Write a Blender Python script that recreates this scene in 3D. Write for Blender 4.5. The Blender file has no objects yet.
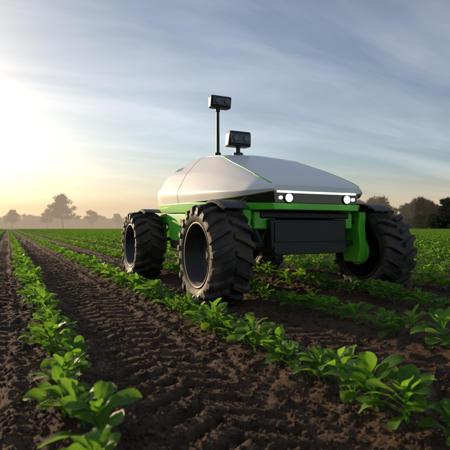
import bpy, bmesh, math, random
import numpy as np
from mathutils import Vector, Matrix
random.seed(3); np.random.seed(3)
S=bpy.context.scene
R=math.radians
CAMH=0.80

# ---------------------------------------------------------------- helpers
def link(o):
    S.collection.objects.link(o); return o
def new_mat(name):
    m=bpy.data.materials.new(name); m.use_nodes=True
    nt=m.node_tree; return m,nt,nt.nodes['Principled BSDF']
def N(nt,t,**kw):
    n=nt.nodes.new(t)
    for k,v in kw.items(): setattr(n,k,v)
    return n
def ramp(nt,stops):
    r=nt.nodes.new('ShaderNodeValToRGB'); e=r.color_ramp.elements
    while len(e)<len(stops): e.new(0.5)
    for i,(p,c) in enumerate(stops):
        e[i].position=p; e[i].color=(*c,1) if len(c)==3 else c
    return r
def meshobj(name,verts,faces,mat=None,smooth=False,parent=None):
    me=bpy.data.meshes.new(name); me.from_pydata([tuple(v) for v in verts],[],faces)
    me.update()
    o=bpy.data.objects.new(name,me)
    if mat: me.materials.append(mat)
    if smooth:
        me.polygons.foreach_set('use_smooth',[True]*len(me.polygons))
    if parent is not None:
        link(o); o.parent=parent
    return o
def fixn(o):
    bm=bmesh.new(); bm.from_mesh(o.data); bmesh.ops.recalc_face_normals(bm,faces=bm.faces); bm.to_mesh(o.data); bm.free()
def bevel(o,w=0.01,seg=3,ang=25):
    o.data.polygons.foreach_set('use_smooth',[True]*len(o.data.polygons))
    b=o.modifiers.new('bevel','BEVEL'); b.width=w; b.segments=seg; b.limit_method='ANGLE'; b.angle_limit=R(ang); b.harden_normals=True
    return o
def hashn(ix,iy,seed):
    h=(ix.astype(np.int64)*374761393+iy.astype(np.int64)*668265263+seed*1442695041)&0xffffffff
    h=((h^(h>>13))*1274126177)&0xffffffff
    h=h^(h>>16)
    return (h&0xffff)/65535.0
def vnoise(x,y,seed=0):
    x0=np.floor(x); y0=np.floor(y); fx=x-x0; fy=y-y0
    fx=fx*fx*(3-2*fx); fy=fy*fy*(3-2*fy)
    a=hashn(x0,y0,seed); b=hashn(x0+1,y0,seed); c=hashn(x0,y0+1,seed); d=hashn(x0+1,y0+1,seed)
    return (a*(1-fx)+b*fx)*(1-fy)+(c*(1-fx)+d*fx)*fy-0.5

ROWS=[-3.88,-2.83,-1.78,-0.78,0.25,1.34,2.42,3.46,4.72]
while ROWS[-1]<420: ROWS.append(ROWS[-1]+1.03)
r_=ROWS[0]
while r_>-60: r_-=1.03; ROWS.insert(0,r_)
RA=np.array(ROWS)
BX=3.02; WX=1.09; WHX=(BX-WX,BX+WX)

def height(x,y,fine=1.0):
    x=np.asarray(x,float); y=np.asarray(y,float)
    xw=x+0.03*vnoise(x*0.7,y*0.9,11)
    i=np.clip(np.searchsorted(RA,xw),1,len(RA)-1)
    l=RA[i-1]; r=RA[i]
    d=np.minimum(xw-l,r-xw)               # distance to row
    mid=(l+r)/2; dm=xw-mid
    z=0.055*np.exp(-(d/0.16)**2)
    z+=0.022*np.exp(-((np.abs(dm)-0.30)/0.045)**2)*(1+1.4*vnoise(x*6,y*5,5))
    # tyre track: pressed band with raised chevron ribs left between the lugs
    env=1/(1+np.exp((np.abs(dm)-0.255)/0.012))
    ph=(y+np.abs(dm)*0.60)/0.17+np.where(dm>0,0.5,0)
    s=np.sin(2*np.pi*(ph+0.22*vnoise(x*3,y*3,8)))
    bar=1/(1+np.exp(-(s+.25)*8))
    wob=np.clip(1.0+1.5*vnoise(x*1.7,y*1.7,9),0.3,1.5)
    z+=env*(-0.022+0.036*bar*wob)
    n=0.022*vnoise(x*4,y*4,1)+0.016*vnoise(x*11,y*11,2)+0.014*vnoise(x*27,y*27,3)
    ncl=np.clip(vnoise(x*17,y*17,4),0,1)*0.034+np.clip(vnoise(x*33,y*33,14),0,1)*0.018
    z=z+n*(.9-.35*env)+ncl*(1-0.6*env)
    z=z+0.009*vnoise(x*55,y*55,6)
    for wx in WHX:
        for wy in (4.28,7.05):
            m=np.exp(-(((x-wx)/0.26)**4+((y-wy)/0.2)**4))
            z=z*(1-m)+(-0.01)*m
    return z

# ---------------------------------------------------------------- ground
def axis(segs):
    out=[segs[0][0]]
    for a,b,s0,s1 in segs:
        x=a; L=b-a
        while x<b-1e-6:
            t=(x-a)/L; st=s0*(s1/s0)**t
            x=min(b,x+st); out.append(x)
    return np.array(out)
xs=axis([(-600,-60,60,2),(-60,-6,2,0.12),(-6,-1.2,0.12,0.018),(-1.2,3.4,0.0135,0.0145),(3.4,5.5,0.0145,0.02),(5.5,14,0.02,0.12),(14,60,0.12,0.5),(60,3000,2,100)])
ys=axis([(-200,-3,20,0.2),(-3,0.5,0.2,0.014),(0.5,5.0,0.0125,0.015),(5.0,8,0.015,0.022),(8,20,0.022,0.12),(20,80,0.12,1.0),(80,4000,2,120)])
X,Y=np.meshgrid(xs,ys)
Z=height(X,Y)
dx=np.gradient(xs); fade=np.clip((0.4-dx)/0.3,0,1)[None,:]
fy=np.clip((90-Y)/40,0,1)
Z=Z*fade*fy
nx,ny=len(xs),len(ys)
me=bpy.data.meshes.new('ground')
me.vertices.add(nx*ny); me.vertices.foreach_set('co',np.stack([X,Y,Z],-1).astype(np.float32).ravel())
idx=np.arange(nx*ny).reshape(ny,nx)
q=np.stack([idx[:-1,:-1],idx[:-1,1:],idx[1:,1:],idx[1:,:-1]],-1).reshape(-1,4)
me.loops.add(q.size); me.loops.foreach_set('vertex_index',q.ravel().astype(np.int32))
me.polygons.add(len(q)); me.polygons.foreach_set('loop_start',(np.arange(len(q))*4).astype(np.int32))
me.polygons.foreach_set('use_smooth',np.ones(len(q),bool))
me.update(calc_edges=True)
ground=link(bpy.data.objects.new('ground',me))

m,nt,bs=new_mat('soil')
geo=N(nt,'ShaderNodeNewGeometry'); L=nt.links
n1=N(nt,'ShaderNodeTexNoise'); n1.inputs['Scale'].default_value=9; n1.inputs['Detail'].default_value=6; n1.inputs['Roughness'].default_value=.65
n2=N(nt,'ShaderNodeTexNoise'); n2.inputs['Scale'].default_value=1.1; n2.inputs['Detail'].default_value=3
n3=N(nt,'ShaderNodeTexNoise'); n3.inputs['Scale'].default_value=90; n3.inputs['Detail'].default_value=4; n3.inputs['Roughness'].default_value=.7
for n in (n1,n2,n3): L.new(geo.outputs['Position'],n.inputs['Vector'])
rc=ramp(nt,[(0.30,(0.042,0.026,0.017)),(0.5,(0.100,0.062,0.040)),(0.72,(0.23,0.152,0.100))])
mx=N(nt,'ShaderNodeMath',operation='MULTIPLY_ADD'); mx.inputs[1].default_value=.5
L.new(n3.outputs['Fac'],mx.inputs[0])
ml=N(nt,'ShaderNodeMath',operation='MULTIPLY'); ml.inputs[1].default_value=.5; L.new(n1.outputs['Fac'],ml.inputs[0]); L.new(ml.outputs[0],mx.inputs[2])
L.new(mx.outputs[0],rc.inputs['Fac'])
ln=N(nt,'ShaderNodeVectorMath',operation='LENGTH'); L.new(geo.outputs['Position'],ln.inputs[0])
mr=N(nt,'ShaderNodeMapRange'); mr.inputs['From Min'].default_value=150; mr.inputs['From Max'].default_value=230; L.new(ln.outputs['Value'],mr.inputs['Value'])
mc=N(nt,'ShaderNodeMixRGB'); L.new(mr.outputs[0],mc.inputs['Fac']); L.new(rc.outputs[0],mc.inputs['Color1']); mc.inputs['Color2'].default_value=(.06,.11,.025,1)
mm=N(nt,'ShaderNodeMixRGB',blend_type='MULTIPLY'); mm.inputs['Fac'].default_value=.6
r2=ramp(nt,[(0.3,(.6,.6,.6)),(0.7,(1.2,1.15,1.1))]); L.new(n2.outputs['Fac'],r2.inputs[0])
L.new(mc.outputs[0],mm.inputs['Color1']); L.new(r2.outputs[0],mm.inputs['Color2'])
L.new(mm.outputs[0],bs.inputs['Base Color']); bs.inputs['Roughness'].default_value=.9; bs.inputs['Specular IOR Level'].default_value=.2
b1=N(nt,'ShaderNodeBump'); b1.inputs['Strength'].default_value=.8; b1.inputs['Distance'].default_value=.02
L.new(n3.outputs['Fac'],b1.inputs['Height']); L.new(b1.outputs[0],bs.inputs['Normal'])
ground.data.materials.append(m); SOIL=m

# ---------------------------------------------------------------- instancer
def instancer(name,pts,rots,scl,idxs,coll):
    me=bpy.data.meshes.new(name); me.vertices.add(len(pts)); me.vertices.foreach_set('co',np.asarray(pts,np.float32).ravel())
    a=me.attributes.new('rot','FLOAT_VECTOR','POINT'); a.data.foreach_set('vector',np.asarray(rots,np.float32).ravel())
    a=me.attributes.new('scl','FLOAT','POINT'); a.data.foreach_set('value',np.asarray(scl,np.float32).ravel())
    a=me.attributes.new('idx','INT','POINT'); a.data.foreach_set('value',np.asarray(idxs,np.int32).ravel())
    o=link(bpy.data.objects.new(name,me))
    g=bpy.data.node_groups.new(name+'_gn','GeometryNodeTree')
    g.interface.new_socket('Geometry',in_out='INPUT',socket_type='NodeSocketGeometry')
    g.interface.new_socket('Geometry',in_out='OUTPUT',socket_type='NodeSocketGeometry')
    gi=g.nodes.new('NodeGroupInput'); go=g.nodes.new('NodeGroupOutput')
    ip=g.nodes.new('GeometryNodeInstanceOnPoints'); ci=g.nodes.new('GeometryNodeCollectionInfo')
    ci.inputs['Collection'].default_value=coll; ci.inputs['Separate Children'].default_value=True; ci.inputs['Reset Children'].default_value=True
    def na(nm,t):
        n=g.nodes.new('GeometryNodeInputNamedAttribute'); n.data_type=t; n.inputs['Name'].default_value=nm
        return n.outputs['Attribute']
    l=g.links
    l.new(gi.outputs[0],ip.inputs['Points']); l.new(ci.outputs[0],ip.inputs['Instance'])
    ip.inputs['Pick Instance'].default_value=True
    l.new(na('idx','INT'),ip.inputs['Instance Index']); l.new(na('rot','FLOAT_VECTOR'),ip.inputs['Rotation']); l.new(na('scl','FLOAT'),ip.inputs['Scale'])
    l.new(ip.outputs[0],go.inputs[0])
    md=o.modifiers.new('scatter','NODES'); md.node_group=g
    return o

# ---------------------------------------------------------------- plants
def leafmat(name,c1,c2,tr,trans=.45,veins=True):
    m,nt,bs=new_mat(name); L=nt.links
    oi=N(nt,'ShaderNodeObjectInfo'); geo=N(nt,'ShaderNodeNewGeometry')
    ad=N(nt,'ShaderNodeMath',operation='MULTIPLY_ADD'); ad.inputs[1].default_value=.45; L.new(oi.outputs['Random'],ad.inputs[0])
    ri=N(nt,'ShaderNodeMath',operation='MULTIPLY_ADD'); ri.inputs[1].default_value=.5; ri.inputs[2].default_value=.05; L.new(geo.outputs['Random Per Island'],ri.inputs[0])
    L.new(ri.outputs[0],ad.inputs[2])
    rr=ramp(nt,[(0.1,c1),(0.9,c2)]); L.new(ad.outputs[0],rr.inputs[0])
    col=rr.outputs[0]
    bs.inputs['Roughness'].default_value=.5; bs.inputs['Specular IOR Level'].default_value=.3
    if veins:
        uv=N(nt,'ShaderNodeUVMap'); uv.uv_map='UVMap'
        sp=N(nt,'ShaderNodeSeparateXYZ'); L.new(uv.outputs[0],sp.inputs[0])
        ab=N(nt,'ShaderNodeMath',operation='ABSOLUTE'); L.new(sp.outputs['Y'],ab.inputs[0])
        vv=N(nt,'ShaderNodeMath',operation='MULTIPLY_ADD'); vv.inputs[1].default_value=-.35; L.new(ab.outputs[0],vv.inputs[0]); L.new(sp.outputs['X'],vv.inputs[2])
        v2=N(nt,'ShaderNodeMath',operation='MULTIPLY'); v2.inputs[1].default_value=44; L.new(vv.outputs[0],v2.inputs[0])
        sn=N(nt,'ShaderNodeMath',operation='SINE'); L.new(v2.outputs[0],sn.inputs[0])
        pw=N(nt,'ShaderNodeMapRange'); pw.inputs['From Min'].default_value=.75; pw.inputs['From Max'].default_value=1.0; pw.inputs['To Max'].default_value=.45; L.new(sn.outputs[0],pw.inputs['Value'])
        mid=N(nt,'ShaderNodeMapRange'); mid.inputs['From Min'].default_value=.10; mid.inputs['From Max'].default_value=0.0; mid.inputs['To Max'].default_value=.8; L.new(ab.outputs[0],mid.inputs['Value'])
        mxv=N(nt,'ShaderNodeMath',operation='MAXIMUM'); L.new(pw.outputs[0],mxv.inputs[0]); L.new(mid.outputs[0],mxv.inputs[1])
        mc=N(nt,'ShaderNodeMixRGB'); L.new(mxv.outputs[0],mc.inputs['Fac']); L.new(rr.outputs[0],mc.inputs['Color1']); mc.inputs['Color2'].default_value=(c2[0]*1.5,c2[1]*1.35,c2[2]*1.6,1)
        col=mc.outputs[0]
        bp=N(nt,'ShaderNodeBump'); bp.inputs['Strength'].default_value=.35; bp.inputs['Distance'].default_value=.002; bp.invert=True
        L.new(mxv.outputs[0],bp.inputs['Height']); L.new(bp.outputs[0],bs.inputs['Normal'])
    L.new(col,bs.inputs['Base Color'])
    if trans<=0: return m
    t=N(nt,'ShaderNodeBsdfTranslucent'); mt=N(nt,'ShaderNodeMixRGB',blend_type='MULTIPLY'); mt.inputs['Fac'].default_value=1
    L.new(col,mt.inputs['Color1']); mt.inputs['Color2'].default_value=(*tr,1); L.new(mt.outputs[0],t.inputs['Color'])
    ms=N(nt,'ShaderNodeMixShader'); ms.inputs[0].default_value=trans
    L.new(bs.outputs[0],ms.inputs[1]); L.new(t.outputs[0],ms.inputs[2]); L.new(ms.outputs[0],nt.nodes['Material Output'].inputs['Surface'])
    return m
LEAF=leafmat('crop_leaf',(0.034,0.105,0.014),(0.090,0.215,0.026),(3.2,2.7,1.4),.5)

def leaf(V,F,U,base,az,el,ln,wd,curl,fold,rng,nt_=6,na_=4):
    st=len(V); d=Vector((math.cos(az),math.sin(az),0)); side=Vector((-math.sin(az),math.cos(az),0))
    p=Vector(base); e=el; tw=rng.uniform(-.4,.4); wav=rng.uniform(0,6.28)
    for i in range(nt_+1):
        t=i/nt_
        w=wd*(math.sin(math.pi*min(1,t)**1.25)**0.58 if 0<t<1 else (0.05 if t==0 else .16))
        fw=d*math.cos(e)+Vector((0,0,math.sin(e))); up=-d*math.sin(e)+Vector((0,0,math.cos(e)))
        sd=(side*math.cos(tw)+up*math.sin(tw)); up2=up*math.cos(tw)-side*math.sin(tw)
        for j in range(na_+1):
            s=j/na_*2-1
            q=p+sd*(s*w*.5)+up2*(abs(s)**1.3*w*fold+0.045*wd*math.sin(t*11+s*3+wav)*abs(s))
            V.append(q); U.append((t,s))
        p=p+fw*(ln/nt_); e-=curl/nt_
    for i in range(nt_):
        for j in range(na_):
            a=st+i*(na_+1)+j; F.append((a,a+1,a+na_+2,a+na_+1))
def stalk(V,F,U,p0,p1,r):
    st=len(V); ax=(p1-p0).normalized(); a=ax.orthogonal().normalized(); b=ax.cross(a)
    for k,p in enumerate((p0,p1)):
        for i in range(4):
            V.append(p+(a*math.cos(i*math.pi/2)+b*math.sin(i*math.pi/2))*r*(1-.3*k)); U.append((.5,.0))
    for i in range(4): F.append((st+i,st+(i+1)%4,st+4+(i+1)%4,st+4+i))
def plant(name,seed,off=(0,0),coll=None,lod=0,V=None,F=None,U=None,sc=1):
    rng=random.Random(seed); own=V is None
    if own: V,F,U=[],[],[]
    o=Vector((off[0],off[1],-0.01)); n=rng.randint(13,18) if lod==0 else 9
    H=rng.uniform(.06,.10)*sc; lean=Vector((rng.uniform(-.02,.02),rng.uniform(-.02,.02),0))
    top=o+Vector((0,0,H))+lean
    if lod==0: stalk(V,F,U,o,top,.0045)
    az=rng.uniform(0,6.28)
    for i in range(n):
        t=i/(n-1); az+=2.4+rng.uniform(-.5,.5)
        bp=o.lerp(top,.25+.75*t)
        el=R(rng.uniform(8,38))+t*R(rng.uniform(5,48)); pet=rng.uniform(.03,.07)*(1-.5*t)*sc
        q=bp+Vector((math.cos(az)*math.cos(el+.25),math.sin(az)*math.cos(el+.25),math.sin(el+.25)))*pet
        if lod==0: stalk(V,F,U,bp,q,.0024)
        ln=rng.uniform(.062,.105)*(1-.30*t*t)*sc; 
        leaf(V,F,U,q,az,el,ln,ln*rng.uniform(.54,.70),rng.uniform(.2,1.2),rng.uniform(.05,.2),rng,*( (8,4) if lod==0 else (3,2)))
    if own:
        ob=meshobj(name,V,F,LEAF,True)
        uvl=ob.data.uv_layers.new(name='UVMap')
        li=np.zeros(len(ob.data.loops),np.int32); ob.data.loops.foreach_get('vertex_index',li)
        uvl.data.foreach_set('uv',np.array(U,np.float32)[li].ravel())
        coll.objects.link(ob); return ob
cp=bpy.data.collections.new('crop_plant_kinds')
for k in range(12): plant('plant_%02d'%k,100+k,coll=cp)
cf=bpy.data.collections.new('crop_clump_kinds')
for k in range(4):
    V,F,U=[],[],[]
    for j in range(7):
        plant('',500+k*10+j,off=(random.uniform(-.05,.05),-.5+j/7+random.uniform(-.03,.03)),lod=1,V=V,F=F,U=U,sc=random.uniform(.9,1.25))
    ob=meshobj('clump_%d'%k,V,F,LEAF,True)
    uvl=ob.data.uv_layers.new(name='UVMap'); li=np.zeros(len(ob.data.loops),np.int32); ob.data.loops.foreach_get('vertex_index',li)
    uvl.data.foreach_set('uv',np.array(U,np.float32)[li].ravel()); cf.objects.link(ob)
rng=np.random.RandomState(5)
P=[];RO=[];SC=[];ID=[]; P2=[];R2=[];S2=[];I2=[]
NEAR=26
for x in ROWS:
    if abs(x)<NEAR+2:
        ymax=math.sqrt(max(0,NEAR**2-x*x)); y=-1.5+rng.uniform(0,.1)
        while y<ymax:
            y+=rng.uniform(.10,.165)
            if rng.rand()<.025: continue
            px=x+rng.normal(0,.028)
            bad=False
            for wx in WHX:
                for wy in (4.28,7.05):
                    if abs(px-wx)<.42 and abs(y-wy)<.62: bad=True
            if bad or (px*px+y*y)<.6**2: continue
            P.append((px,y,0)); RO.append((rng.normal(0,.12),rng.normal(0,.12),rng.uniform(0,6.28))); SC.append(float(np.clip(rng.normal(1.13,.20),.6,1.6))); ID.append(rng.randint(12))
    for y in np.arange(-3,240,1.0):
        r=math.hypot(x,y)
        if r<NEAR or r>240: continue
        az=math.degrees(math.atan2(x,y))
        if az<-14 or az>66: continue
        P2.append((x+rng.normal(0,.015),y,0.03)); R2.append((0,0,rng.choice([0,math.pi])+rng.normal(0,.04))); S2.append(rng.uniform(1.0,1.25)); I2.append(rng.randint(4))
P=np.array(P); P[:,2]=height(P[:,0],P[:,1])
instancer('crop_plants',P,RO,SC,ID,cp)
instancer('distant_crop_plants',P2,R2,S2,I2,cf)

# clods
cc=bpy.data.collections.new('soil_clod_kinds')
from mathutils import noise as mn
for k in range(6):
    bm=bmesh.new(); bmesh.ops.create_icosphere(bm,subdivisions=2,radius=1)
    rg=random.Random(k)
    o3=Vector((rg.uniform(0,9),)*3)
    for v in bm.verts:
        v.co*=1+.55*mn.noise(v.co*1.3+o3)+.3*mn.noise(v.co*3+o3)
        v.co.z*=.7
    me=bpy.data.meshes.new('clod_%d'%k); bm.to_mesh(me); bm.free(); me.materials.append(SOIL)
    cc.objects.link(bpy.data.objects.new('clod_%d'%k,me))
NC=42000
d=1.0+12*rng.rand(NC)**1.7; az=R(1)*rng.uniform(-25,70,NC)
cx=np.sin(az)*d; cy=np.cos(az)*d
CP=np.stack([cx,cy,height(cx,cy)],-1)
cs=np.clip(rng.lognormal(math.log(.006),.55,NC),.0025,.028)
instancer('soil_clods',CP,rng.uniform(0,6.28,(NC,3)),cs,rng.randint(0,6,NC),cc)

# ---------------------------------------------------------------- trees
mb,ntb,bb=new_mat('bark'); bb.inputs['Base Color'].default_value=(.06,.045,.032,1); bb.inputs['Roughness'].default_value=.9
TL=leafmat('tree_leaf',(0.040,0.048,0.018),(0.085,0.100,0.035),(1,1,1),0,False)
def tube(V,F,p0,p1,r0,r1,n=7):
    st=len(V); ax=(p1-p0).normalized(); a=ax.orthogonal().normalized(); b=ax.cross(a)
    for p,r in ((p0,r0),(p1,r1)):
        for i in range(n):
            an=2*math.pi*i/n; V.append(p+(a*math.cos(an)+b*math.sin(an))*r)
    for i in range(n): F.append((st+i,st+(i+1)%n,st+n+(i+1)%n,st+n+i))
def treemesh(name,seed,h=12,wide=.42,low=.25):
    rg=random.Random(seed); V=[];F=[]
    tips=[]
    p=Vector((0,0,-.2)); r=.022*h
    for i in range(6):
        q=p+Vector((rg.uniform(-.025,.025)*h,rg.uniform(-.025,.025)*h,h*.135)); tube(V,F,p,q,r,r*.82); p=q; r*=.82
        if i>=1:
            for k in range(4):
                a=rg.uniform(0,6.28); ln=h*wide*rg.uniform(.5,1.0)*(1.1-.13*i); el=R(rg.uniform(10,55))
                b0=p; rr=r*.5
                for s in range(3):
                    b1=b0+Vector((math.cos(a)*math.cos(el),math.sin(a)*math.cos(el),math.sin(el)))*ln/3
                    tube(V,F,b0,b1,rr,rr*.65,5); rr*=.65; b0=b1; a+=rg.uniform(-.5,.5); el+=rg.uniform(-.15,.35)
                    if s>0: tips.append(b1.copy())
    tips.append(p.copy()); nb=len(F)
    for c in tips:
        if c.z<h*low: continue
        for sub in range(4):
            cc_=c+Vector((rg.gauss(0,1),rg.gauss(0,1),rg.gauss(0,.8)))*h*.05
            R0=h*rg.uniform(.045,.085)
            for k in range(46):
                dv=Vector((rg.gauss(0,1),rg.gauss(0,1),rg.gauss(0,.8))).normalized()*R0*rg.uniform(.3,1.15)
                q=cc_+dv; s=h*rg.uniform(.012,.022)
                u=Vector((rg.gauss(0,1),rg.gauss(0,1),rg.gauss(0,1))).normalized(); w=u.orthogonal().normalized()
                st=len(V); V+= [q-u*s,q+w*s*.7,q+u*s,q-w*s*.7]; F.append((st,st+1,st+2,st+3))
    me=bpy.data.meshes.new(name); me.from_pydata([tuple(v) for v in V],[],F)
    me.materials.append(mb); me.materials.append(TL)
    me.polygons.foreach_set('material_index',[0]*nb+[1]*(len(F)-nb)); me.update()
    return me
tms=[treemesh('tree_%d'%k,40+k,12,wide=random.uniform(.34,.42),low=random.uniform(.12,.28)) for k in range(5)]
def pos(px,dist):
    a=R(25.7)+math.atan((px-225)/450); return (math.sin(a)*dist,math.cos(a)*dist,0)
for px,dist,hh,k in [(63,330,23,0),(47,345,14,3),(92,360,14,1),(12,350,13,2),(118,380,12,4)]:
    o=link(bpy.data.objects.new('broadleaf_tree',tms[k])); o.location=pos(px,dist); s=hh/11.5; o.scale=(s*1.25,s*1.25,s); o.rotation_euler=(0,0,k*1.3)
ct=bpy.data.collections.new('distant_tree_kinds')
for k,t in enumerate(tms): ct.objects.link(bpy.data.objects.new('tree_kind_%d'%k,t))
TP=[];TR=[];TS=[];TI=[]
ctrl=[(-40,480),(-2,460),(12,430),(22,370),(34,290),(44,235),(52,215),(85,215)]
az=-40.0
while az<85:
    D=np.interp(az,[c[0] for c in ctrl],[c[1] for c in ctrl])
    big=1.0+.12*math.sin(az*.35)+.10*math.sin(az*1.3+1)
    for rep in range(3):
        a=R(az+rng.uniform(-.5,.5)); dd=D+rng.uniform(-8,22)
        TP.append((math.sin(a)*dd,math.cos(a)*dd,-.3)); TR.append((0,0,rng.uniform(0,6.28))); TS.append(rng.uniform(.85,1.12)*big*(1.18 if az>36 else .95)); TI.append(rng.randint(5))
    for rep in range(4):
        a=R(az+rng.uniform(-.5,.5)); dd=D+rng.uniform(-12,4)
        TP.append((math.sin(a)*dd,math.cos(a)*dd,-2.6)); TR.append((0,0,rng.uniform(0,6.28))); TS.append(rng.uniform(.62,.85)); TI.append(rng.randint(5))
    az+=4.0/D*57.3
instancer('distant_treeline',TP,TR,TS,TI,ct)

# ---------------------------------------------------------------- robot
bot=link(bpy.data.objects.new('agricultural_robot',None)); bot.location=(BX,5.67,0)
def paint(name,col,rough=.3,coat=.5,dirt=.25,metal=0):
    m,nt,bs=new_mat(name); L=nt.links
    tc=N(nt,'ShaderNodeTexCoord'); no=N(nt,'ShaderNodeTexNoise'); no.inputs['Scale'].default_value=5; no.inputs['Detail'].default_value=6; no.inputs['Roughness'].default_value=.7
    L.new(tc.outputs['Object'],no.inputs['Vector'])
    sp=N(nt,'ShaderNodeSeparateXYZ'); L.new(tc.outputs['Object'],sp.inputs[0])
    hz=N(nt,'ShaderNodeMapRange'); hz.inputs['From Min'].default_value=1.3; hz.inputs['From Max'].default_value=.3; hz.inputs['To Min'].default_value=.15; hz.inputs['To Max'].default_value=1; L.new(sp.outputs['Z'],hz.inputs['Value'])
    rr=ramp(nt,[(.42,(0,0,0)),(.72,(1,1,1))]); L.new(no.outputs['Fac'],rr.inputs[0])
    mu=N(nt,'ShaderNodeMath',operation='MULTIPLY'); L.new(rr.outputs[0],mu.inputs[0]); L.new(hz.outputs[0],mu.inputs[1])
    m2=N(nt,'ShaderNodeMath',operation='MULTIPLY'); m2.inputs[1].default_value=dirt; L.new(mu.outputs[0],m2.inputs[0])
    mc=N(nt,'ShaderNodeMixRGB'); mc.inputs['Color1'].default_value=(*col,1); mc.inputs['Color2'].default_value=(.18,.12,.08,1); L.new(m2.outputs[0],mc.inputs['Fac'])
    L.new(mc.outputs[0],bs.inputs['Base Color'])
    rg=N(nt,'ShaderNodeMapRange'); rg.inputs['To Min'].default_value=rough; rg.inputs['To Max'].default_value=min(1,rough+.4); L.new(m2.outputs[0],rg.inputs['Value']); L.new(rg.outputs[0],bs.inputs['Roughness'])
    bs.inputs['Coat Weight'].default_value=coat; bs.inputs['Coat Roughness'].default_value=.12; bs.inputs['Metallic'].default_value=metal
    return m
WHITE=paint('white_paint',(.88,.88,.87),.36,.3,.08)
GREEN=paint('green_paint',(.11,.64,.03),.35,.3,.18)
BLACK=paint('black_plastic',(.013,.014,.015),.45,.0,.12)
GLOSS=paint('gloss_black',(.006,.007,.008),.12,.6,.04)
RUB=paint('tyre_rubber',(.016,.016,.017),.6,.0,.7)
RIM=paint('rim_black',(.006,.006,.007),.5,.0,.15)
METAL=paint('hub_metal',(.10,.10,.11),.45,0,.4,.8)
GREY=paint('grey_decal',(.35,.36,.38),.5,0,.1)
LENS,_n,_b=new_mat('lens_glass'); _b.inputs['Base Color'].default_value=(.01,.012,.02,1); _b.inputs['Roughness'].default_value=.04; _b.inputs['Coat Weight'].default_value=1
LED,_n,_b=new_mat('headlight_led'); _b.inputs['Base Color'].default_value=(.9,.9,.9,1); _b.inputs['Emission Color'].default_value=(.94,.97,1,1); _b.inputs['Emission Strength'].default_value=14
LED2,_n,_b=new_mat('light_strip'); _b.inputs['Base Color'].default_value=(.8,.8,.8,1); _b.inputs['Emission Color'].default_value=(.92,.96,1,1); _b.inputs['Emission Strength'].default_value=2.2

def box(name,x0,x1,y0,y1,z0,z1,mat,bv=.012,taper=None):
    V=[(x,y,z) for z in (z0,z1) for y in (y0,y1) for x in (x0,x1)]
    if taper: V=[taper(*v) for v in V]
    F=[(0,2,3,1),(4,5,7,6),(0,1,5,4),(2,6,7,3),(0,4,6,2),(1,3,7,5)]
    o=meshobj(name,V,F,mat,parent=bot); fixn(o)
    if bv: bevel(o,bv)
    return o
def prism(name,prof,x0,x1,mat,bv=.01,axis='x'):
    n=len(prof)
    if axis=='x': V=[(x0,a,b) for a,b in prof]+[(x1,a,b) for a,b in prof]
    elif axis=='y': V=[(a,x0,b) for a,b in prof]+[(a,x1,b) for a,b in prof]
    else: V=[(a,b,x0) for a,b in prof]+[(a,b,x1) for a,b in prof]
    F=[tuple(range(n)),tuple(range(2*n-1,n-1,-1))]+[(i,(i+1)%n,n+(i+1)%n,n+i) for i in range(n)]
    o=meshobj(name,V,F,mat,parent=bot); fixn(o)
    if bv: bevel(o,bv)
    return o
def cyl(name,p0,p1,r,mat,n=24,r1=None,bv=0):
    p0=Vector(p0);p1=Vector(p1); V=[];F=[]; tube(V,F,p0,p1,r,r if r1 is None else r1,n)
    F.append(tuple(range(n-1,-1,-1))); F.append(tuple(range(n,2*n)))
    o=meshobj(name,V,F,mat,True,parent=bot); fixn(o)
    bevel(o,bv if bv else min(r*.12,.01),2,40)
    return o
def loft(name,st,mat,bv,seg=4):
    V=[];F=[];n=None
    for y,pts,zc in st:
        full=[(-x,z) for x,z in pts]+[(0,zc)]+[(x,z) for x,z in reversed(pts)]
        n=len(full); V+=[(x,y,z) for x,z in full]
    for i in range(len(st)-1):
        for j in range(n-1):
            a=i*n+j; F.append((a,a+1,a+n+1,a+n))
        F.append((i*n+n-1,i*n,(i+1)*n,(i+1)*n+n-1))
    F.append(tuple(range(n))); F.append(tuple(range(len(V)-1,len(V)-n-1,-1)))
    o=meshobj(name,V,F,mat,parent=bot); fixn(o); bevel(o,bv,seg,9); return o
# hood: moulded shell. control stations -> spline along y, corner-cut section
HS=[(-1.745,[(.565,1.183),(.583,1.20),(.57,1.222),(.550,1.236)],1.243),
    (-1.70,[(.62,1.17),(.645,1.197),(.62,1.235),(.580,1.265)],1.274),
    (-1.48,[(.765,1.14),(.795,1.19),(.725,1.275),(.612,1.36)],1.370),
    (-.95,[(.855,1.125),(.880,1.215),(.760,1.385),(.595,1.56)],1.580),
    (-.30,[(.870,1.125),(.895,1.25),(.745,1.51),(.540,1.755)],1.785),
    (.35,[(.870,1.135),(.895,1.29),(.745,1.57),(.515,1.81)],1.835),
    (1.00,[(.865,1.15),(.890,1.33),(.740,1.61),(.490,1.81)],1.840),
    (1.36,[(.83,1.17),(.85,1.34),(.71,1.56),(.45,1.75)],1.78),
    (1.47,[(.79,1.19),(.80,1.33),(.67,1.50),(.42,1.66)],1.69)]
HY=[h[0] for h in HS]
HA=np.array([[c for p in h[1] for c in p]+[h[2]] for h in HS])
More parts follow.
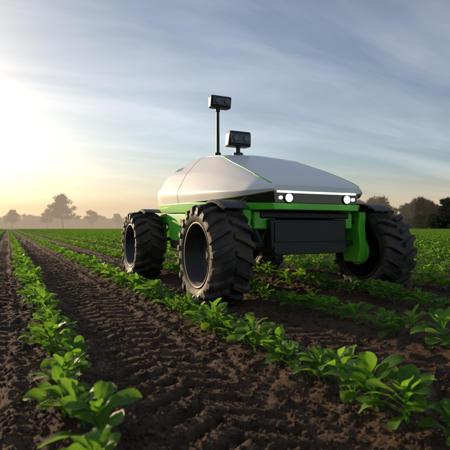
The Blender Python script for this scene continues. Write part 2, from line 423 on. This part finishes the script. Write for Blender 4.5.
def cr_(y):
    y=min(max(y,HY[0]),HY[-1]); i=max(0,min(len(HY)-2,int(np.searchsorted(HY,y))-1))
    h=HY[i+1]-HY[i]; t=(y-HY[i])/h
    def tan(k):
        if k==0: return (HA[1]-HA[0])/(HY[1]-HY[0])
        if k==len(HY)-1: return (HA[k]-HA[k-1])/(HY[k]-HY[k-1])
        a=(HA[k]-HA[k-1])/(HY[k]-HY[k-1]); b=(HA[k+1]-HA[k])/(HY[k+1]-HY[k])
        return np.where(a*b>0,2*a*b/(a+b+1e-12),0)
    m0,m1=tan(i)*h,tan(i+1)*h
    return (2*t**3-3*t*t+1)*HA[i]+(t**3-2*t*t+t)*m0+(-2*t**3+3*t*t)*HA[i+1]+(t**3-t*t)*m1
def section(y):
    a=cr_(y); pts=[(-a[0],a[1]),(-a[2],a[3]),(-a[4],a[5]),(-a[6],a[7]),(0,a[8]),(a[6],a[7]),(a[4],a[5]),(a[2],a[3]),(a[0],a[1])]
    pts=[np.array(p) for p in pts]
    for it in range(4):
        r=.25 if it else .08     # first cut tight so the character line stays readable
        new=[pts[0]]
        for p,q_ in zip(pts[:-1],pts[1:]): new+= [p*(1-r)+q_*r,p*r+q_*(1-r)]
        new.append(pts[-1]); pts=new
    return pts
ysamp=np.concatenate([np.linspace(-1.745,-1.40,12)[:-1],np.linspace(-1.40,1.30,46)[:-1],np.linspace(1.30,1.47,8)])
V=[];F=[]
for y in ysamp:
    sct=section(y); n=len(sct); V+=[(p[0],y,p[1]) for p in sct]
for i in range(len(ysamp)-1):
    for j in range(n-1):
        a=i*n+j; F.append((a,a+1,a+n+1,a+n))
    F.append((i*n+n-1,i*n,(i+1)*n,(i+1)*n+n-1))
F.append(tuple(range(n))); F.append(tuple(range(len(V)-1,len(V)-n-1,-1)))
o=meshobj('hood',V,F,WHITE,parent=bot); fixn(o)
bevel(o,.007,3,38)
def hood_pt(y,target):
    s=section(y); return min(s,key=lambda p:(p[0]-target[0])**2+(p[1]-target[1])**2)
def polytube(name,pts,r,mat,n=6):
    V=[];F=[]
    for a,b in zip(pts[:-1],pts[1:]): tube(V,F,Vector(a),Vector(b),r,r,n)
    return meshobj(name,V,F,mat,True,parent=bot)
for s in (-1,1):
    pts=[]
    for y in np.linspace(-1.70,.10,40):
        a=cr_(y)
        p=hood_pt(y,(s*a[6],a[7])); pts.append((p[0],y,p[1]-.004))
    polytube('crease_stripe',pts,.010,GREEN,8)
def seam(y):
    sct=section(y)
    polytube('hood_seam',[(p[0],y,p[1]) for p in sct],.0028,BLACK)
seam(.30)
loft('trim_band',[(-1.72,[(.555,.985),(.57,1.052)],1.052),(-1.48,[(.78,.985),(.81,1.06)],1.06),(-.9,[(.875,.985),(.888,1.09)],1.09),(-.3,[(.885,.985),(.898,1.118)],1.118),(1.05,[(.885,1.02),(.895,1.145)],1.145),(1.40,[(.81,1.06),(.82,1.165)],1.165)],GREEN,.006)
loft('front_fascia',[(-1.715,[(.545,1.055),(.560,1.180)],1.180),(-1.60,[(.65,1.063),(.66,1.15)],1.15),(-1.47,[(.74,1.066),(.75,1.135)],1.135),(-.9,[(.80,1.095),(.81,1.12)],1.12)],GLOSS,.004)
polytube('light_strip',[(-.52,-1.722,1.170),(.52,-1.722,1.170)],.0085,LED2)
for s in (-1,1):
    x=s*.385
    cyl('headlight_housing',(x,-1.70,1.108),(x,-1.735,1.108),.051,BLACK,28)
    cyl('headlight',(x,-1.70,1.108),(x,-1.744,1.108),.041,LED,28)
    cyl('headlight_side_lamp',(x+s*.095,-1.70,1.110),(x+s*.095,-1.738,1.110),.018,LED2,20)
# chassis
prism('chassis',[(-1.38,.84),(-1.42,.98),(1.28,1.015),(1.30,.78),(1.0,.62),(-.95,.62)],-.68,.68,BLACK,.02)
for s in (-1,1):
    xa,xb=(s*.68,s*.85)
    prism('side_panel',[(-.76,.68),(-.88,.98),(.88,1.01),(.78,.68),(.55,.54),(-.5,.54)],min(xa,xb),max(xa,xb),GREEN,.02)
    prism('side_skirt',[(-.62,.50),(-.70,.62),(.70,.62),(.62,.50)],min(s*.66,s*.87),max(s*.66,s*.87),BLACK,.015)
    for k in range(6):
        y=-.30+k*.11
        box('vent_slat',min(s*.848,s*.856),max(s*.848,s*.856),y,y+.06,.80,.92,BLACK,.003)
    box('rear_quarter',min(s*.62,s*.80),max(s*.62,s*.80),.90,1.36,.86,1.01,GREEN,.02)
    xa,xb=sorted((s*.40,s*.67)); box('front_corner_block',xa,xb,-1.50,-1.24,.78,.975,GREEN,.02)
# front module
prism('front_module',[(-.47,.52),(-.50,.56),(-.52,.89),(.52,.89),(.50,.56),(.47,.52)],-1.58,-1.2,BLACK,.025,'y')
prism('front_lower_lip',[(-.46,.505),(-.485,.535),(-.485,.60),(.485,.60),(.485,.535),(.46,.505)],-1.605,-1.582,BLACK,.01,'y')
box('front_panel',-.47,.47,-1.594,-1.582,.64,.855,BLACK,.006)
box('front_beam',-.60,.60,-1.52,-1.30,.895,.975,BLACK,.02)
box('belly_sensor',-.18,.18,-1.1,-.8,.50,.64,BLACK,.015)
# suspension and wheels
def wheel_mesh():
    prof=[(-.165,.325),(-.185,.335),(-.205,.36),(-.222,.41),(-.218,.45),(-.195,.472),(-.12,.482),(0,.486),(.12,.482),(.195,.472),(.218,.45),(.222,.41),(.205,.36),(.185,.335),(.165,.325)]
    n=72;V=[];F=[];
    for i in range(n):
        a=2*math.pi*i/n
        for x,r in prof: V.append((x,r*math.cos(a),r*math.sin(a)))
    m=len(prof)
    for i in range(n):
        for j in range(m-1):
            F.append((i*m+j,i*m+j+1,((i+1)%n)*m+j+1,((i+1)%n)*m+j))
    nl=19
    for s in (-1,1):
        for k in range(nl):
            a0=2*math.pi*(k+(.5 if s>0 else 0))/nl
            path=[(.012,.484,.526,-.165),(.07,.482,.528,-.12),(.13,.480,.527,-.06),(.19,.468,.519,.0),(.222,.445,.492,.035),(.226,.40,.428,.05)]
            st=len(V)
            for q,(x,rb,rtop,da) in enumerate(path):
                hw=.028+.008*q/5
                xo=x+(0.008 if q>3 else 0)
                xi=x-(0.014 if q>3 else 0)
                for (rr,ww,xx) in ((rb-.01,hw*1.25,xi),(rtop,hw*.85,xo)):
                    for sg in (-1,1):
                        a=a0+da+sg*ww/.5
                        V.append((s*xx,rr*math.cos(a),rr*math.sin(a)))
            for q in range(5):
                b=st+q*4; c=b+4
                F+= [(b+2,b+3,c+3,c+2),(b,b+2,c+2,c),(b+1,c+1,c+3,b+3)]
            F+= [(st,st+1,st+3,st+2),(st+20,st+22,st+23,st+21)]
    me=bpy.data.meshes.new('tyre'); me.from_pydata(V,[],F); me.materials.append(RUB)
    bm=bmesh.new(); bm.from_mesh(me); bmesh.ops.recalc_face_normals(bm,faces=bm.faces); bm.to_mesh(me); bm.free()
    me.polygons.foreach_set('use_smooth',[i<n*(m-1) for i in range(len(me.polygons))])
    return me
def lathe_mesh(name,prof,mat,n=64):
    V=[];F=[];m=len(prof)
    for i in range(n):
        a=2*math.pi*i/n
        for x,r in prof: V.append((x,r*math.cos(a),r*math.sin(a)))
    for i in range(n):
        for j in range(m-1): F.append((i*m+j,i*m+j+1,((i+1)%n)*m+j+1,((i+1)%n)*m+j))
    me=bpy.data.meshes.new(name); me.from_pydata(V,[],F); me.materials.append(mat)
    me.polygons.foreach_set('use_smooth',[True]*len(me.polygons)); return me
TY=wheel_mesh()
RM=lathe_mesh('rim',[(-.196,.345),(-.205,.338),(-.200,.322),(-.175,.312),(-.165,.295),(-.10,.28),(-.09,.255),(-.04,.24),(-.03,.225),(-.01,.12),(.0,.0)],RIM)
RM2=lathe_mesh('rim_inner',[(.196,.345),(.205,.338),(.200,.322),(.175,.312),(.165,.295),(.04,.285),(.03,.28)],RIM)
for (sx,wy) in ((-1,-1.39),(1,-1.39),(-1,1.38),(1,1.38)):
    for nm,me_ in (('tyre',TY),('rim',RM),('rim_inner',RM2)):
        o=link(bpy.data.objects.new(nm,me_)); o.parent=bot; o.location=(sx*WX,wy,.514)
        if sx>0: o.rotation_euler=(0,0,math.pi)
        else: o.rotation_euler=(R(5),0,0)
        if nm=='tyre':
            b=o.modifiers.new('b','BEVEL'); b.width=.004; b.segments=2; b.limit_method='ANGLE'; b.angle_limit=R(35)
    hx=sx*WX
    cyl('hub',(hx-sx*.02,wy,.512),(hx+sx*.07,wy,.512),.085,BLACK,28)
    cyl('hub_cap',(hx+sx*.07,wy,.512),(hx+sx*.085,wy,.512),.04,BLACK,20)
    for k in range(8):
        a=k*math.pi/4; cyl('wheel_bolt',(hx-sx*.0,wy+.15*math.cos(a),.512+.15*math.sin(a)),(hx+sx*.035,wy+.15*math.cos(a),.512+.15*math.sin(a)),.013,METAL,6)
    cyl('hub_motor',(hx-sx*.22,wy,.512),(hx-sx*.02,wy,.512),.15,BLACK,32)
    cyl('motor_flange',(hx-sx*.25,wy,.512),(hx-sx*.205,wy,.512),.17,GREEN,32)
    dirn=1 if wy<0 else -1
    xa,xb=sorted((hx-sx*.36,hx-sx*.252))
    prism('leg',[(wy-.13,.38),(wy-.18,.55),(wy-.15,.80),(wy-.05*dirn-.12,.98),(wy+.14-.05*dirn,.98),(wy+.16,.80),(wy+.16,.55),(wy+.11,.38)],xa,xb,GREEN,.018)
    box('leg_cover',min(hx-sx*.245,hx-sx*.252),max(hx-sx*.245,hx-sx*.252),wy-.09,wy+.09,.70,.90,BLACK,.003)
    xa,xb=sorted((sx*.45,hx-sx*.33))
    box('upper_arm',xa,xb,wy-.07,wy+.07,.84,.885,BLACK,.015)
    box('lower_arm',xa,xb,wy-.05,wy+.05,.58,.64,BLACK,.012)
    cyl('shock',(sx*.52,wy-.02,.60),(sx*.66,wy-.02,.86),.035,METAL,16)
    V=[];F=[];prof=[(-.26,.006),(-.25,.022),(.02,.022),(.045,-.008),(.037,-.008),(.015,.010),(-.25,.010)]
    a0,a1=(R(60),R(124)) if wy<0 else (R(64),R(116)); n=20
    for i in range(n+1):
        a=a0+(a1-a0)*i/n
        if wy>0: a=math.pi-a
        for x,dr in prof:
            r=.558+dr; V.append((hx+sx*x,wy+r*math.cos(a),.512+r*math.sin(a)))
    m_=len(prof)
    for i in range(n):
        for j in range(m_): F.append((i*m_+j,i*m_+(j+1)%m_,(i+1)*m_+(j+1)%m_,(i+1)*m_+j))
    F.append(tuple(range(m_))); F.append(tuple(n*m_+k for k in range(m_)))
    o=meshobj('fender',V,F,BLACK,parent=bot); fixn(o); bevel(o,.004,2)
    xa,xb=sorted((sx*.70,hx-sx*.14))
    box('fender_bracket',xa,xb,wy-.05,wy+.05,1.040,1.067,BLACK,.008)
    cyl('brake_line',(sx*.6,wy+.10*dirn,.95),(hx-sx*.26,wy+.12*dirn,.55),.012,BLACK,10)
# mast with camera
mx_,my_=-.38,.05
cyl('mast_base',(mx_,my_,1.77),(mx_,my_,1.845),.045,BLACK,24)
cyl('mast',(mx_,my_,1.78),(mx_,my_,2.47),.022,BLACK,20)
cyl('mast_collar',(mx_,my_,2.42),(mx_,my_,2.47),.034,BLACK,20)
cyl('mast_cable',(mx_+.028,my_+.01,1.80),(mx_+.024,my_+.01,2.43),.005,BLACK,8)
def sensor(nm,cx,cy,cz,w,h,dp,tap):
    def tp(x,y,z):
        k=1-tap*(1 if z>cz else 0); kk=1-.10*(1 if y>cy else 0)
        return (cx+(x-cx)*k*kk,y+(0.03 if z<cz and y<cy else 0),z)
    box(nm+'_housing',cx-w/2,cx+w/2,cy-dp/2,cy+dp/2,cz-h/2,cz+h/2,BLACK,.024,tp)
    box(nm+'_bezel',cx-w*.42,cx+w*.42,cy-dp/2-.010,cy-dp/2+.02,cz-h*.33,cz+h*.33,GLOSS,.008)
    for s in (-1,1):
        x=cx+s*w*.22
        cyl(nm+'_lens_ring',(x,cy-dp/2-.008,cz),(x,cy-dp/2-.022,cz),h*.25,METAL,28)
        cyl(nm+'_lens',(x,cy-dp/2-.008,cz),(x,cy-dp/2-.026,cz),h*.20,LENS,28)
    for k in range(3): box(nm+'_fin',cx-w*.30,cx+w*.30,cy+dp/2-.004,cy+dp/2+.012,cz-h*.3+k*h*.22,cz-h*.22+k*h*.22,BLACK,.002)
sensor('mast_camera',mx_+.03,my_,2.55,.32,.165,.15,.0)
sx_,sy_=-.10,-.02
cyl('sensor_post',(sx_,sy_,1.76),(sx_,sy_,1.96),.035,BLACK,20)
cyl('sensor_base',(sx_,sy_,1.76),(sx_,sy_,1.85),.075,BLACK,24)
sensor('lidar_camera',sx_,sy_,2.04,.37,.21,.19,.12)
# lettering on the shoulder of the shell
def P_sh(y,k):
    a=cr_(y); C=np.array([-a[6],a[7]]); Mx=np.array([-a[4],a[5]])
    p=Mx*(1-k)+C*k; return Vector((p[0],y,p[1]))
cu=bpy.data.curves.new('lettering','FONT'); cu.body='AGRI'; cu.size=.13; cu.extrude=.001; cu.materials.append(GREY)
to=link(bpy.data.objects.new('lettering',cu)); to.parent=bot
p=P_sh(.98,.22); ux=(P_sh(.45,.22)-P_sh(.95,.22)).normalized(); uy=(P_sh(.7,.8)-P_sh(.7,.1)).normalized(); uz=ux.cross(uy).normalized(); uy=uz.cross(ux)
M=Matrix((ux,uy,uz)).transposed().to_4x4(); M.translation=p+uz*.004; to.matrix_local=M

# ---------------------------------------------------------------- mist (absorbing haze over the far field; its emission stands in for scattered sunlight)
mm_=bpy.data.materials.new('mist_glow'); mm_.use_nodes=True; nt=mm_.node_tree; nt.nodes.remove(nt.nodes['Principled BSDF'])
va=N(nt,'ShaderNodeVolumeAbsorption'); va.inputs['Density'].default_value=.0032; va.inputs['Color'].default_value=(0,0,0,1)
ve=N(nt,'ShaderNodeEmission'); ve.inputs['Color'].default_value=(1,.76,.54,1); ve.inputs['Strength'].default_value=.0032*.68
av=N(nt,'ShaderNodeAddShader'); nt.links.new(va.outputs[0],av.inputs[0]); nt.links.new(ve.outputs[0],av.inputs[1])
nt.links.new(av.outputs[0],nt.nodes['Material Output'].inputs['Volume'])
V=[(x,y,z) for z in (-1,26) for y in (132,620) for x in (-500,700)]
o=meshobj('mist_glow_volume',V,[(0,2,3,1),(4,5,7,6),(0,1,5,4),(2,6,7,3),(0,4,6,2),(1,3,7,5)],mm_); link(o); fixn(o)

# ---------------------------------------------------------------- sun, sky
SEL,SAZ=R(11),R(-20)      # azimuth measured from +Y toward +X
sd=Vector((math.sin(SAZ)*math.cos(SEL),math.cos(SAZ)*math.cos(SEL),math.sin(SEL)))
sl=bpy.data.lights.new('sun','SUN'); sl.energy=5.0; sl.angle=R(.6); sl.color=(1,.74,.46)
so=link(bpy.data.objects.new('sun',sl)); so.rotation_euler=sd.to_track_quat('Z','Y').to_euler()
w=bpy.data.worlds.new('World'); S.world=w; w.use_nodes=True; nt=w.node_tree; L=nt.links; bg=nt.nodes['Background']; bg.inputs['Strength'].default_value=.15
sky=N(nt,'ShaderNodeTexSky'); sky.sky_type='NISHITA'; sky.sun_disc=False; sky.sun_elevation=SEL; sky.sun_rotation=SAZ; sky.air_density=1.0; sky.dust_density=1.15; sky.ozone_density=1.8
tc=N(nt,'ShaderNodeTexCoord'); sp=N(nt,'ShaderNodeSeparateXYZ'); L.new(tc.outputs['Generated'],sp.inputs[0])
zz=N(nt,'ShaderNodeMath',operation='MAXIMUM'); zz.inputs[1].default_value=0; L.new(sp.outputs['Z'],zz.inputs[0])
za=N(nt,'ShaderNodeMath',operation='ADD'); za.inputs[1].default_value=.12; L.new(zz.outputs[0],za.inputs[0])
cb=N(nt,'ShaderNodeCombineXYZ')
for ax in 'XY':
    dv=N(nt,'ShaderNodeMath',operation='DIVIDE'); L.new(sp.outputs[ax],dv.inputs[0]); L.new(za.outputs[0],dv.inputs[1]); L.new(dv.outputs[0],cb.inputs[ax])
mp=N(nt,'ShaderNodeMapping'); mp.inputs['Rotation'].default_value=(0,0,R(34)); mp.inputs['Scale'].default_value=(.5,1.5,1); L.new(cb.outputs[0],mp.inputs[0])
cn=N(nt,'ShaderNodeTexNoise'); cn.inputs['Scale'].default_value=.95; cn.inputs['Detail'].default_value=8; cn.inputs['Roughness'].default_value=.56; cn.inputs['Distortion'].default_value=.5
L.new(mp.outputs[0],cn.inputs['Vector'])
cr=ramp(nt,[(.42,(.22,.22,.22)),(.55,(.5,.5,.5)),(.74,(1.0,1.0,1.0))]); L.new(cn.outputs['Fac'],cr.inputs[0])
# thin high haze layer: brighter and warmer toward the sun
dt=N(nt,'ShaderNodeVectorMath',operation='DOT_PRODUCT'); L.new(tc.outputs['Generated'],dt.inputs[0]); dt.inputs[1].default_value=sd
mxd=N(nt,'ShaderNodeMath',operation='MAXIMUM'); mxd.inputs[1].default_value=0; L.new(dt.outputs['Value'],mxd.inputs[0])
g1=N(nt,'ShaderNodeMath',operation='POWER'); g1.inputs[1].default_value=7; L.new(mxd.outputs[0],g1.inputs[0])
hc=N(nt,'ShaderNodeMixRGB'); L.new(g1.outputs[0],hc.inputs['Fac']); hc.inputs['Color1'].default_value=(2.1,1.85,1.85,1); hc.inputs['Color2'].default_value=(3.2,2.3,1.4,1)
cc1=N(nt,'ShaderNodeMixRGB',blend_type='MULTIPLY'); cc1.inputs['Fac'].default_value=1; L.new(hc.outputs[0],cc1.inputs['Color1']); L.new(cr.outputs[0],cc1.inputs['Color2'])
sk=N(nt,'ShaderNodeVectorMath',operation='SCALE'); sk.inputs['Scale'].default_value=.80; L.new(sky.outputs[0],sk.inputs[0])
a1=N(nt,'ShaderNodeVectorMath',operation='ADD'); L.new(sk.outputs[0],a1.inputs[0]); L.new(cc1.outputs[0],a1.inputs[1])
L.new(a1.outputs[0],bg.inputs['Color'])

# ---------------------------------------------------------------- camera
cam=bpy.data.cameras.new('camera'); cam.sensor_width=36; cam.lens=36; cam.clip_end=8000; cam.clip_start=.05
co=link(bpy.data.objects.new('camera',cam)); co.location=(0,0,CAMH); co.rotation_euler=(R(90.3),0,R(-25.7))
cam.dof.use_dof=True; cam.dof.focus_distance=4.6; cam.dof.aperture_fstop=4.0
S.camera=co
S.view_settings.view_transform='Standard'; S.view_settings.look='None'; S.view_settings.exposure=0; S.view_settings.gamma=1
print('plants',len(P),len(P2),'ground',nx,ny)
